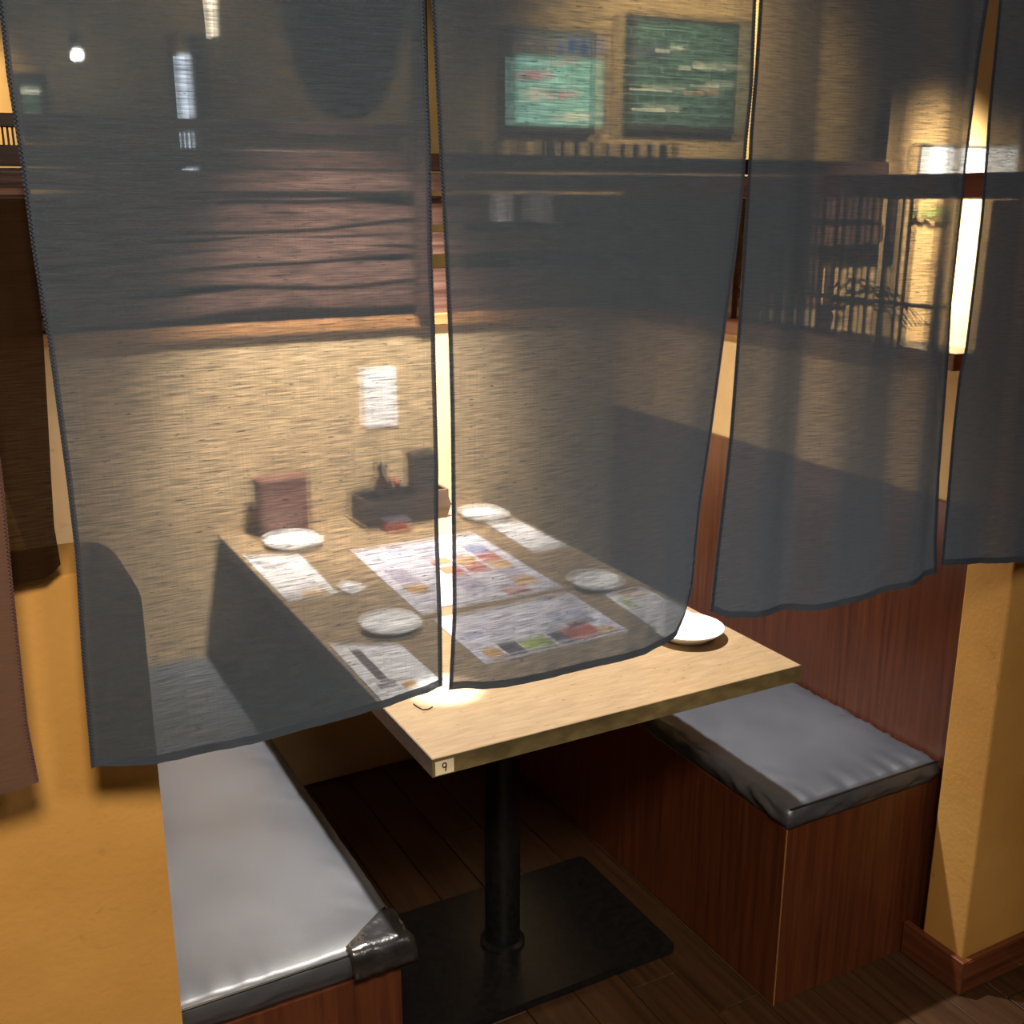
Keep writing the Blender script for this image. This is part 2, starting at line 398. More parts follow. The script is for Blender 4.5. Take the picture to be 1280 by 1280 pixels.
# ------------------------------------------------------------------ benches
def cushion_bm(x0, x1, y0, y1, z0, z1, seed, pull, slopes=0.0):
    """slab with rounded edge, crowned top and puckered sides"""
    b = bmesh.new(); nx, ny = 34, 96
    prof_r = 0.016
    def top(u, v):
        x = x0 + (x1 - x0) * u; y = y0 + (y1 - y0) * v
        e = min(u, 1 - u) * (x1 - x0); f = min(v, 1 - v) * (y1 - y0)
        c = min(1, e / 0.05); g = min(1, f / 0.05)
        z = z1 - 0.006 * (1 - c) ** 2 - 0.0035 * (1 - g) ** 3
        d = min(e, f)
        z += 0.0022 * noise.noise(Vector((x * 9, y * 7, seed)))
        if d < 0.09:
            k = (1 - d / 0.09)
            z += pull * 0.0028 * k * noise.noise(Vector(((x + y) * 55 if e < f else x * 50, (x - y) * 6, seed + 4)))
        return Vector((x, y, z))
    g = [[b.verts.new(top(i / nx, j / ny)) for i in range(nx + 1)] for j in range(ny + 1)]
    for j in range(ny):
        for i in range(nx): b.faces.new((g[j][i], g[j][i + 1], g[j + 1][i + 1], g[j + 1][i]))
    ring = [g[0][i] for i in range(nx + 1)] + [g[j][nx] for j in range(1, ny + 1)] + [g[ny][i] for i in range(nx - 1, -1, -1)] + [g[j][0] for j in range(ny - 1, 0, -1)]
    cx, cy = (x0 + x1) / 2, (y0 + y1) / 2
    prev = ring
    levels = 7
    for l in range(1, levels + 1):
        t = l / levels; cur = []
        for v in ring:
            ox = -1 if abs(v.co.x - x0) < 1e-5 else (1 if abs(v.co.x - x1) < 1e-5 else 0)
            oy = -1 if abs(v.co.y - y0) < 1e-5 else (1 if abs(v.co.y - y1) < 1e-5 else 0)
            bulge = 0.007 * math.sin(math.pi * min(1, t * 1.15)) - 0.004 * t
            s = v.co.x if oy else v.co.y
            bulge += pull * 0.0042 * noise.noise(Vector((s * 30 + t * 2.2, t * 2, seed + 7))) * math.sin(math.pi * t)
            z = v.co.z + (z0 - v.co.z) * t + (0.004 * noise.noise(Vector((s * 16, seed, 2))) if t > .8 else 0)
            cur.append(b.verts.new((v.co.x + ox * bulge, v.co.y + oy * bulge, max(z, z0))))
        m = len(ring)
        for i in range(m): b.faces.new((prev[i], prev[(i + 1) % m], cur[(i + 1) % m], cur[i]))
        prev = cur
    b.faces.new(prev)
    bmesh.ops.recalc_face_normals(b, faces=b.faces)
    return b
def piping(x0, x1, y0, y1, z):
    pts = []
    for i in range(25): pts.append((x0 + (x1 - x0) * i / 24, y0 - 0.0015, z + 0.001 * noise.noise(Vector((i, 0, 1)))))
    return tube(pts, 0.0022, 6)
def piping_y(x, y0, y1, z):
    return tube([(x, y0 + (y1 - y0) * i / 30, z + 0.001 * noise.noise(Vector((i * .7, 3, 1)))) for i in range(31)], 0.0022, 6)

lb = thing('bench', (0.33, 1.33, 0), 'reddish wooden box bench on the left, under the pale shining cushion', 'bench')
obj('side_panel', box(0.500, 0.520, 1.335, YB - 0.002, 0, 0.383, 0.0015), REDWOOD_Y, lb)
obj('front_panel', box(0.178, 0.520, 1.318, 1.334, 0, 0.383, 0.0015), REDWOOD_V, lb)
obj('seat_board', box(0.129, 0.499, 1.335, YB - 0.002, 0.363, 0.383, 0.001), REDWOOD_Y, lb)
lc = thing('seat_cushion', (0.33, 1.33, 0.384), 'black vinyl cushion on left bench, pale with sheen, taped at its front corner', 'cushion')
obj('pad', cushion_bm(0.130, 0.530, 1.318, YB - 0.006, 0.384, 0.437, 3, 1.0), VINYL, lc, smooth=True)
obj('piping', piping(0.133, 0.529, 1.318, 1.318, 0.431), plain('black_piping', (0.012, 0.012, 0.013), 0.3), lc)
# repair tape wrapped over the near corner
b = bmesh.new()
rows = []
for j in range(15):
    v = j / 14
    row = []
    for i in range(13):
        u = i / 12
        # top sheet: triangle-like patch between the diagonal and the corner; then folding down the front and the side
        if v < 0.62:
            t = v / 0.62
            ax, ay = 0.535, 1.385 - 0.072 * t     # along the side edge toward the corner
            bx_, by_ = 0.520 - 0.083 * min(1, t * 1.25), 1.388 - 0.077 * t
            x_ = bx_ + (ax - bx_) * u; y_ = by_ + (ay - by_) * u; z_ = 0.4385 - 0.003 * u * u + 0.0022 * noise.noise(Vector((u * 5, v * 9, 1)))
        else:
            t = (v - 0.62) / 0.38
            x_ = 0.437 + (0.538 - 0.437) * u + 0.004 * t; y_ = 1.3125 - 0.009 * math.sin(t * 2.6) - 0.002 + 0.003 * noise.noise(Vector((u * 8, t * 2, 5)))
            z_ = 0.4385 - 0.003 * u * u - 0.050 * t + 0.004 * u * t
        row.append(b.verts.new((x_, y_, z_)))
    rows.append(row)
for j in range(14):
    for i in range(12): b.faces.new((rows[j][i], rows[j][i + 1], rows[j + 1][i + 1], rows[j + 1][i]))
o = obj('tape_patch', b, TAPE, lc, smooth=True); o['label'] = 'crumpled shiny black repair tape'
md = o.modifiers.new('s', 'SOLIDIFY'); md.thickness = 0.0012

rb = thing('bench', (1.48, 1.33, 0), 'reddish wooden box bench on the right, beside the ochre pillar', 'bench')
obj('side_panel', box(1.285, 1.303, 1.337, YB - 0.002, 0, 0.383, 0.0012), REDWOOD_V, rb)
obj('front_panel', box(1.285, 1.664, 1.321, 1.3365, 0, 0.383, 0.0012), REDWOOD_V, rb)
obj('corner_edge', box(1.2835, 1.2855, 1.3195, 1.3215, 0, 0.383), EDGEW, rb)
obj('seat_board', box(1.304, 1.664, 1.337, YB - 0.002, 0.363, 0.383, 0.001), REDWOOD_Y, rb)
rc = thing('seat_cushion', (1.48, 1.33, 0.384), 'black vinyl cushion on right bench with puckered edges and piped seam', 'cushion')
obj('pad', cushion_bm(1.281, 1.663, 1.315, YB - 0.006, 0.384, 0.436, 11, 2.4), VINYL, rc, smooth=True)
obj('piping', piping(1.283, 1.662, 1.315, 1.315, 0.430), plain('black_piping_dark', (0.012, 0.012, 0.013), 0.3), rc)

# ------------------------------------------------------------------ table
tb = thing('table', (0.915, 1.92, 0), 'beige wood-grain pedestal table in the booth, numbered 9 at its corner', 'table')
TX0, TX1, TY0, TY1, TZ = 0.568, 1.262, 1.294, 2.540, 0.727
obj('tabletop', box(TX0 + 0.0012, TX1 - 0.0012, TY0 + 0.0012, TY1, TZ - 0.029, TZ, 0.0008, 1), LAM, tb)
o = obj('side_edge_band', box(TX0, TX0 + 0.0011, TY0 + 0.0012, TY1, TZ - 0.029, TZ - 0.0005), GREYEDGE, tb); o['label'] = 'dark grey edge band'
obj('side_edge_band', box(TX1 - 0.0011, TX1, TY0 + 0.0012, TY1, TZ - 0.029, TZ - 0.0005), GREYEDGE, tb)
obj('front_edge_band', box(TX0, TX1, TY0, TY0 + 0.0011, TZ - 0.029, TZ - 0.0005), noisy('shaded_edge_laminate', (0.12, 0.09, 0.042), (0.19, 0.15, 0.07), 60, 0.45, (0.5, 1, 1)), tb)  # same beige as the top, with its shade put into the darker colour
PX, PY = 0.905, 1.72
obj('column', lathe([(0.0, 0.016), (0.046, 0.016), (0.046, 0.022), (0.036, 0.026), (0.036, 0.690), (0.0, 0.690)], PX, PY), BLACKM, tb, smooth=False)
obj('top_plate', box(PX - 0.16, PX + 0.16, PY - 0.16, PY + 0.16, 0.690, 0.698, 0.002), BLACKM, tb)
def rrect(x0, x1, y0, y1, r, z0, z1, bev=0.002):
    b = bmesh.new(); pts = []
    for cx, cy, a0 in ((x1 - r, y1 - r, 0), (x0 + r, y1 - r, 90), (x0 + r, y0 + r, 180), (x1 - r, y0 + r, 270)):
        for q in range(7):
            a = R(a0 + 15 * q); pts.append((cx + r * math.cos(a), cy + r * math.sin(a)))
    vs = [b.verts.new((x, y, z0)) for x, y in pts]; f = b.faces.new(vs)
    r_ = bmesh.ops.extrude_face_region(b, geom=[f])
    for v in r_['geom']:
        if isinstance(v, bmesh.types.BMVert): v.co.z = z1
    bmesh.ops.recalc_face_normals(b, faces=b.faces)
    ed = [e for e in b.edges if abs(e.verts[0].co.z - z1) < 1e-6 and abs(e.verts[1].co.z - z1) < 1e-6]
    bmesh.ops.bevel(b, geom=ed, offset=bev, segments=2, affect='EDGES')
    return b
obj('base_plate', rrect(0.60, 1.215, 1.535, 1.905, 0.018, 0.001, 0.016), BLACKM, tb)
nl = obj('number_label', box(0.5725, 0.6020, TY0 - 0.0004, TY0 - 0.0001, 0.6995, 0.7215), STICK, tb); nl['label'] = 'cream sticker with handwritten 9'
pts = []
for q in range(15):
    a = R(20 + 330 * q / 14); pts.append((0.5868 + 0.0030 * math.cos(a), TY0 - 0.0007, 0.7137 + 0.0036 * math.sin(a)))
pts += [(0.5899, TY0 - 0.0007, 0.7155), (0.5896, TY0 - 0.0007, 0.7100), (0.5885, TY0 - 0.0007, 0.7040)]
obj('numeral', tube(pts, 0.0010, 5), INK, nl)
o = tag(obj('bent_wire', tube([(0.615, 1.470, TZ + 0.0012), (0.617, 1.455, TZ + 0.0012), (0.620, 1.4440, TZ + 0.0012), (0.628, 1.4420, TZ + 0.0012), (0.638, 1.4465, TZ + 0.0012)], 0.0009, 6), plain('dull_wire', (0.12, 0.08, 0.05), 0.4, 0.6)), 'short bent brown wire lying near the table front edge', 'wire')

# ------------------------------------------------------------------ things on the table
def plate(cx, cy, r, label, group, deep=0.014):
    t = thing('plate', (cx, cy, TZ), label, 'plate', group)
    z = TZ + 0.0004
    prof = [(0, z + 0.003), (r * 0.55, z + 0.003), (r * 0.62, z), (r * 0.66, z + 0.001), (r * 0.97, z + deep - 0.002), (r, z + deep), (r * 0.98, z + deep + 0.001), (r * 0.66, z + 0.006), (r * 0.55, z + 0.005), (0, z + 0.005)]
    obj('dish', lathe(prof, cx, cy, 48), WHITE, t, smooth=True)
    obj('foot_ring', lathe([(r * 0.50, z + 0.0028), (r * 0.50, z - 0.0002), (r * 0.54, z - 0.0002), (r * 0.54, z + 0.0028)], cx, cy, 32), WHITE, t)
    return t
g = 'small white plates laid at the four seats'
plate(0.700, 2.385, 0.066, 'white plate at far left seat, beside the brown wooden box', g)
plate(0.705, 1.795, 0.058, 'white plate at near left seat of the table', g)
plate(1.190, 2.378, 0.058, 'white plate at far right seat of the table', g)
plate(1.165, 1.812, 0.055, 'white plate at near right seat, behind the front dish', g)
plate(1.166, 1.490, 0.068, 'white dish on the table front right, peeping past the curtain', g, 0.020)
def sheet(name, pts, z, mat, label, cat, group, prints, th=0.0012):
    cx = sum(p[0] for p in pts) / len(pts); cy = sum(p[1] for p in pts) / len(pts)
    t = thing(name, (cx, cy, TZ), label, cat, group)
    b = bmesh.new(); vs = [b.verts.new((x, y, z)) for x, y in pts]; f = b.faces.new(vs)
    r_ = bmesh.ops.extrude_face_region(b, geom=[f])
    for v in r_['geom']:
        if isinstance(v, bmesh.types.BMVert): v.co.z = z + th
    bmesh.ops.recalc_face_normals(b, faces=b.faces)
    obj('sheet', b, mat, t)
    p0, p1, p2, p3 = [Vector((x, y, 0)) for x, y in pts[:4]]
    for (u0, u1, v0, v1, mi) in prints:
        b = bmesh.new()
        q = [p0.lerp(p1, u).lerp(p3.lerp(p2, u), v) for u, v in ((u0, v0), (u1, v0), (u1, v1), (u0, v1))]
        vs = [b.verts.new((a.x, a.y, z + th + 0.0003)) for a in q]; b.faces.new(vs)
        obj('printed_picture', b, MAT_PHOTOS[mi], t)
    return t
random.seed(8)
def rows(n, m, mi, u0=.06, u1=.94, v0=.08, v1=.92, keep=.8):
    out = []
    for a in range(n):
        for c in range(m):
            if random.random() > keep: continue
            U = u0 + (u1 - u0) * a / n; V = v0 + (v1 - v0) * c / m
            out.append((U + .01, U + (u1 - u0) / n - .02, V + .012, V + (v1 - v0) / m - .02, random.choice(mi)))
    return out
sheet('menu', [(0.785, 1.564), (1.086, 1.574), (1.094, 1.800), (0.790, 1.786)], TZ + 0.0005, MENU, 'laminated menu sheet nearer the front, with coloured food pictures', 'menu', None,
      [(.06, .16, .05, .24, 2), (.18, .30, .04, .30, 4), (.31, .50, .05, .26, 1), (.52, .62, .06, .3, 4), (.62, .84, .05, .30, 0), (.84, .95, .05, .16, 2), (.70, .9, .32, .42, 4)] + rows(6, 1, [5, 3], v0=.5, v1=.6))
sheet('menu', [(0.783, 1.835), (1.098, 1.842), (1.108, 2.262), (0.800, 2.262)], TZ + 0.0005, MENU, 'larger laminated menu sheet farther back on the table middle', 'menu', None,
      rows(5, 6, [5, 5, 3, 5, 2, 0], v0=.1, v1=.95, keep=.45) + [(.62, .8, .04, .10, 0)])
gm = 'paper place mats along the table sides'
sheet('place_mat', [(0.577, 2.03), (0.680, 2.03), (0.690, 2.295), (0.577, 2.345)], TZ + 0.0005, MATP, 'pale paper mat at far left seat, in front of its plate', 'place mat', gm, [(.1, .35, .72, .80, 4), (.35, .85, .03, .12, 2)])
sheet('place_mat', [(0.575, 1.500), (0.690, 1.520), (0.690, 1.710), (0.577, 1.770)], TZ + 0.0005, MATP, 'pale paper mat at near left seat, by the table corner', 'place mat', gm, [(.2, .35, .3, .9, 4), (.45, .65, .1, .22, 2), (.12, .4, .2, .27, 4)])
sheet('place_mat', [(1.160, 2.08), (1.250, 2.08), (1.250, 2.31), (1.170, 2.31)], TZ + 0.0005, MATP, 'pale paper mat at far right seat against the wooden side', 'place mat', gm, [])
sheet('place_mat', [(1.135, 1.570), (1.245, 1.575), (1.245, 1.752), (1.150, 1.748)], TZ + 0.0005, MATP, 'pale paper mat at near right seat behind the front dish', 'place mat', gm, [(.1, .3, .6, .8, 1), (.3, .8, .85, .95, 2)])
sheet('napkin', [(0.700, 2.000), (0.745, 2.030), (0.715, 2.075), (0.688, 2.040)], TZ + 0.0005, PAPER, 'small white folded napkin beside the far left mat', 'napkin', None, [], 0.004)

# tissue box
t = thing('wooden_box', (0.70, 2.45, TZ), 'reddish brown wooden box at the back left of the table', 'box')
obj('body', box(0.650, 0.768, 2.455, 2.520, TZ + 0.0003, 0.858, 0.004), BOXW, t)
obj('lid', box(0.648, 0.770, 2.453, 2.522, 0.8585, 0.866, 0.002), BOXW, t)
# condiment tray with two holders and a red lidded jar
t = thing('condiment_tray', (1.0, 2.44, TZ), 'dark low wooden tray at the table back holding condiments', 'tray')
obj('tray_base', prism([(0.905, TZ + 0.0003), (1.108, TZ + 0.0003), (1.122, 0.760), (1.108, 0.800), (0.885, 0.800), (0.878, 0.775)], 2.400, 2.408), CADDYW, t)
obj('tray_back', box(0.90, 1.11, 2.512, 2.520, TZ + 0.0003, 0.80, 0.001), CADDYW, t)
obj('tray_bottom', box(0.905, 1.108, 2.408, 2.512, TZ + 0.0003, TZ + 0.008), CADDYW, t)
for x0 in (0.886, 1.108): obj('tray_side', box(x0, x0 + 0.008, 2.402, 2.518, TZ + 0.01, 0.80, 0.001), CADDYW, t)
zt = TZ + 0.0085
def bottle(x, y, r, h, label, mat, cap):
    t = thing('bottle', (x, y, zt), label, 'bottle', 'condiments in the dark tray')
    obj('glass_body', lathe([(0, zt), (r, zt), (r, zt + h * .62), (r * .45, zt + h * .8), (r * .45, zt + h * .9), (0, zt + h * .9)], x, y, 24), mat, t, smooth=False)
    obj('cap', lathe([(r * .5, zt + h * .88), (r * .55, zt + h * .99), (0, zt + h)], x, y, 20), cap, t)
SOY = plain('dark_soy_glass', (0.03, 0.012, 0.008), 0.1); CAPR = plain('red_cap', (0.4, 0.04, 0.03), 0.4); CAPD = plain('black_cap', (0.02, 0.02, 0.02), 0.4)
bottle(0.945, 2.445, 0.024, 0.145, 'dark soy sauce bottle left in the condiment tray', SOY, CAPD)
bottle(0.993, 2.472, 0.017, 0.095, 'short red-capped spice bottle in the middle of the tray', SOY, CAPR)
t = thing('chopstick_holder', (1.05, 2.44, zt), 'square dark chopstick box, tallest thing in the condiment tray', 'holder', 'condiments in the dark tray')
obj('case', box(1.024, 1.084, 2.415, 2.478, zt, 0.885, 0.003), CADDYW, t)
obj('lid', box(1.022, 1.086, 2.413, 2.480, 0.8855, 0.898, 0.002), CADDYW, t)
t = thing('pepper_packet', (0.93, 2.37, TZ), 'small red and dark packet leaning before the condiment tray', 'packet')
obj('packet', box(0.925, 0.985, 2.360, 2.388, TZ + 0.0003, 0.752, 0.004), MAT_PHOTOS[0], t)
obj('flap', box(0.923, 0.987, 2.358, 2.390, 0.7522, 0.756, 0.001), MAT_PHOTOS[4], t)

# notice on the back wall
t = thing('wall_notice', (0.985, YB, 1.02), 'white upright notice card on the bright back wall', 'notice')
obj('card', box(0.940, 1.030, YB - 0.004, YB - 0.0005, 0.950, 1.096, 0.001), PAPER, t)
for z in (1.07, 1.045, 1.02, .995, .975):
    obj('text_line', box(0.952, 1.016, YB - 0.0046, YB - 0.0041, z - 0.002, z + 0.002), plain('faint_grey_print', (0.6, 0.6, 0.65), .6) if z > 1.06 else bpy.data.materials['faint_grey_print'], t)
# paper tags on the timber
for (x0, x1, z0, z1, l) in ((1.305, 1.350, 1.440, 1.508, 'small white paper tag on timber, left of the pair'), (1.398, 1.462, 1.438, 1.509, 'larger white paper tag on timber, right of the pair')):
    t = thing('paper_tag', ((x0 + x1) / 2, YB - 0.006, z0), l, 'tag', 'paper tags on the timber above the back wall')
    obj('card', box(x0, x1, YB - 0.008, YB - 0.005, z0, z1), PAPER, t)
    obj('pin', box((x0 + x1) / 2 - .003, (x0 + x1) / 2 + .003, YB - 0.010, YB - 0.0081, z1 - .012, z1 - .006, .001), INK, t)

# ------------------------------------------------------------------ noren curtains
def panel(name, label, L, Rr, B, y0, seed, ztop=2.0, mat=BLUE, hem=BLUEH, amp=0.008, cat='curtain', group=None, foldat=(), thread=THREAD, nu=60, nv=110, hems=True, curl=None, loops=True):
    """cloth sheet between a left and a right edge table of (x,z) and a bottom table of (x,z)"""
    t = thing(name, ((L[-1][0] + Rr[-1][0]) / 2, y0, B[0][1]), label, cat, group)
    random.seed(seed)
    xl0, xr0 = L[-1][0], Rr[-1][0]
    def P(u, v, off=0.0):
        xb = xl0 + (xr0 - xl0) * u
        zb = interpx(B, B[0][0] + (B[-1][0] - B[0][0]) * u)
        z = zb + (ztop - zb) * v
        x = interp(L, z) + (interp(Rr, z) - interp(L, z)) * u
        s = 1 - v
        y = y0 + amp * (0.3 + s) * (noise.noise(Vector((x * 6 + seed, z * 0.9, seed))) + 0.5 * noise.noise(Vector((x * 15 + seed, z * 2, seed + 5))))
        for (fx, fw, fa, drift) in foldat:
            c = fx + drift * (2.0 - z)
            y += fa * math.exp(-((x - c) / fw) ** 2)
        y = 1.1 + (y - 1.1) * min(1, max(0, (ztop - z) / 0.12)) if loops else y
        if curl: y += curl(u, v)
        y += 0.0012 * math.exp(-s * 0) * noise.noise(Vector((x * 60, z * 60, seed))) * max(0, 1 - v * 6)
        z += 0.0012 * noise.noise(Vector((x * 50, 0, seed))) * max(0, 1 - v * 20)
        return Vector((x, y + off, z))
    b = bmesh.new()
    g = [[b.verts.new(P(i / nu, 1 - (1 - (j / nv)) ** 1.0)) for i in range(nu + 1)] for j in range(nv + 1)]
    for j in range(nv):
        for i in range(nu): b.faces.new((g[j][i], g[j][i + 1], g[j + 1][i + 1], g[j + 1][i]))
    obj('cloth', b, mat, t, smooth=True)
    if hems:
        w = (Rr[0][0] - L[0][0])
        for nm, ua, ub in (('side_hem', 0, 0.006 / w * 0.9), ('side_hem', 1 - 0.006 / w * .9, 1)):
            b = bmesh.new()
            rws = [[b.verts.new(P(ua + (ub - ua) * i / 2, j / nv, -0.0012)) for i in range(3)] for j in range(nv + 1)]
            for j in range(nv):
                for i in range(2): b.faces.new((rws[j][i], rws[j][i + 1], rws[j + 1][i + 1], rws[j + 1][i]))
            h = obj(nm, b, hem, t, smooth=True)
            # overlock stitching: one zigzag thread along the edge
            pts = []; nst = 560
            for j in range(nst):
                v = j / nst
                pts.append(P((ua if ua == 0 else 1) + (0.0032 / w if ua == 0 else -0.0032 / w) * (j % 2), v, -0.0022))
            obj('stitching', tube(pts, 0.00042, 3), thread, h)
        b = bmesh.new()
        rws = [[b.verts.new(P(i / nu, 0.0095 * j / 2, -0.0014)) for i in range(nu + 1)] for j in range(3)]
        for j in range(2):
            for i in range(nu): b.faces.new((rws[j][i], rws[j][i + 1], rws[j + 1][i + 1], rws[j + 1][i]))
        obj('bottom_hem', b, hem, t, smooth=True)
    if loops:
        xa, xb2 = interp(L, ztop), interp(Rr, ztop)
        for q in range(3):
            c = xa + (xb2 - xa) * (0.12 + 0.38 * q); b = bmesh.new(); ring = []
            for a in range(17):
                th = 2 * math.pi * a / 16
                ring.append([b.verts.new((c + dx, 1.1 + 0.015 * math.sin(th), ztop + 0.0185 - 0.019 * math.cos(th))) for dx in (-0.02, 0.02)])
            for a in range(16): b.faces.new((ring[a][0], ring[a][1], ring[a + 1][1], ring[a + 1][0]))
            obj('hanging_loop', b, hem, t, smooth=True)
    return t
P1L = [(0.0979, 1.6402), (0.0976, 1.6), (0.1005, 1.531), (0.1016, 1.4541), (0.1057, 1.369), (0.1079, 1.239), (0.108, 1.1632), (0.1031, 1.0585), (0.0997, 0.9343)]
P1B = [(0.0997, 0.9330), (0.1635, 0.9225), (0.2532, 0.9205), (0.3449, 0.922), (0.4129, 0.924), (0.4741, 0.9320), (0.4972, 0.9375)]
P1R = [(0.492, 1.6895), (0.4933, 1.6335), (0.496, 1.5563), (0.4951, 1.4387), (0.4972, 1.3657), (0.4987, 1.2089), (0.4973, 1.1442), (0.499, 1.0284), (0.4982, 0.9365)]
P2L = [(0.4991, 1.69), (0.5013, 1.6339), (0.5042, 1.5565), (0.5066, 1.4963), (0.5092, 1.4384), (0.5122, 1.3483), (0.5136, 1.2643), (0.5136, 1.0934), (0.5135, 1.0257), (0.5076, 0.9302)]
P2B = [(0.5108, 0.9295), (0.5861, 0.918), (0.6943, 0.9141), (0.7965, 0.914), (0.8523, 0.9234), (0.8730, 0.9430), (0.882, 0.9686)]
P2R = [(0.9175, 1.7211), (0.9195, 1.6335), (0.9172, 1.5654), (0.9178, 1.5077), (0.9147, 1.4283), (0.9079, 1.3447), (0.8979, 1.2045), (0.8895, 1.1098), (0.8847, 0.9899), (0.8801, 0.9551)]
P3L = [(0.9195, 1.7211), (0.9183, 1.6431), (0.9159, 1.5763), (0.9167, 1.519), (0.9164, 1.4186), (0.9153, 1.3443), (0.9124, 1.203), (0.9041, 1.068), (0.8986, 0.9621)]
P3B = [(0.8988, 0.9586), (0.93, 0.944), (1.0078, 0.9324), (1.0893, 0.9246), (1.1723, 0.9258), (1.2598, 0.9359), (1.3476, 0.9366)]
P3R = [(1.3203, 1.751), (1.3159, 1.6774), (1.3152, 1.6164), (1.3138, 1.5393), (1.3151, 1.4925), (1.3152, 1.3514), (1.3207, 1.2859), (1.3234, 1.226), (1.3286, 1.0948), (1.3373, 1.0042), (1.3476, 0.9366)]
P4L = [(1.3538, 1.7563), (1.3553, 1.6191), (1.3634, 1.4757), (1.3646, 1.3476), (1.3654, 1.2807), (1.3596, 1.2417), (1.3615, 1.1539), (1.3669, 1.0411), (1.3694, 0.9441)]
P4B = [(1.3696, 0.9427), (1.5129, 0.9209), (1.5705, 0.9172), (1.78, 0.925)]
P4R = [(1.76, 1.75), (1.77, 1.3), (1.78, 0.92)]
GR = 'slate blue curtain panels hung before the booth'
panel('noren_curtain', 'leftmost slate blue sheer curtain panel, over the left bench', P1L, P1R, P1B, 1.100, 1, group=GR, amp=0.006)
def curl2(u, v):
    a = max(0, (u - 0.62) / 0.38)
    return 0.030 * a * a * max(0, 1 - v * 1.6) + 0.006 * max(0, 1 - v * 8) * noise.noise(Vector((u * 14, v * 9, 2))) * a
panel('noren_curtain', 'second slate blue curtain panel, hanging before the table menus', P2L, P2R, P2B, 1.100, 2, group=GR, amp=0.006, curl=curl2)
panel('noren_curtain', 'third slate blue curtain panel, before the lattice partition', P3L, P3R, P3B, 1.098, 3, group=GR, amp=0.012,
      foldat=((1.03, 0.035, 0.012, 0.02), (1.235, 0.04, -0.014, 0.03), (1.30, 0.03, 0.012, 0.02)))
panel('noren_curtain', 'rightmost slate blue curtain panel, cut by the frame edge', P4L, P4R, P4B, 1.120, 4, group=GR, amp=0.012, foldat=((1.45, 0.04, 0.012, 0.02),))
BRR = [(0.0532, 1.2687), (0.0532, 1.2457), (0.0497, 1.1441), (0.0484, 1.09), (0.0464, 0.9963), (0.0494, 0.9305)]
panel('noren_curtain', 'brown curtain panel of the next booth, at the left frame edge', [(-0.38, 1.7), (-0.38, 0.93)], BRR, [(-0.38, 0.925), (-0.1, 0.922), (0.0128, 0.926), (0.0494, 0.9305)], 1.100, 6,
      mat=BROWN, hem=BROWN, group=None, amp=0.004, thread=plain('plum_thread', (0.12, 0.05, 0.08), .8))
DKR = [(0.1085, 1.4005), (0.1076, 1.366), (0.1033, 1.2874), (0.0997, 1.2265), (0.0973, 1.1773), (0.0987, 1.1472), (0.0994, 1.1324)]
panel('inner_curtain', 'short dark brown curtain behind, just touching the ochre wall top', [(-0.40, 1.5), (-0.40, 1.12)], DKR, [(-0.40, 1.122), (0.02, 1.122), (0.085, 1.1235), (0.0994, 1.136)], 1.160, 7,
      ztop=1.498, mat=DBROWN, hem=DBROWN, amp=0.010, hems=False, loops=False)
t = thing('curtain_rod', (-0.15, 1.162, 1.50), 'dark rod carrying the short dark brown curtain', 'rod')
obj('rod', tube([(-0.60, 1.162, 1.503), (0.110, 1.162, 1.503)], 0.005, 10), DARKW, t)
obj('support_post', box(-0.612, -0.600, 1.150, 1.178, 0.0, 1.51, 0.002), DARKW, t)
t = thing('curtain_rod', (0.7, 1.1, 2.02), 'long bamboo rod above the frame carrying the blue panels', 'rod')
obj('rod', tube([(-0.75, 1.1, 2.0185), (2.1, 1.1, 2.0185)], 0.012, 12), BAMBOO, t)
for x in (-0.7, 2.05): obj('hanger', box(x - 0.004, x + 0.004, 1.096, 1.104, 2.030, 2.75), BLACKM, t)

# ------------------------------------------------------------------ behind the booth
# bamboo stubs along the beam
GREENB = plain('green_bamboo', (0.16, 0.22, 0.06), 0.5); BROWNB = plain('dark_stub_wood', (0.07, 0.05, 0.035), 0.6)
random.seed(12)
xs = [1.276, 1.332, 1.398, 1.470, 1.505, 1.548, 1.590, 1.638, 1.690, 1.735, 1.776, 1.822, 1.862]
ORD = 'first second third fourth fifth sixth seventh eighth ninth tenth eleventh twelfth thirteenth'.split()
for i, x in enumerate(xs):
    green = i in (3, 4, 6, 8, 9, 11)
    t = thing('bamboo_stub', (x, YB + 0.035, 1.6), 'short %s upright stub on the dark beam, %s from the left in its row' % ('green' if green else 'dark', ORD[i]), 'stub',
              'green stubs on the beam above the back wall' if green else 'dark stubs on the beam above the back wall')
    h = 0.034; r = 0.0115 if i != 3 else 0.015
    obj('stem', lathe([(0, 1.6002), (r, 1.6002), (r, 1.6002 + h * .45), (r * 1.12, 1.6002 + h * .5), (r, 1.6002 + h * .55), (r, 1.6002 + h), (r * .7, 1.6002 + h), (r * .7, 1.6002 + h * .8), (0, 1.6002 + h * .8)], x, YB + 0.035, 12), GREENB if green else BROWNB, t)

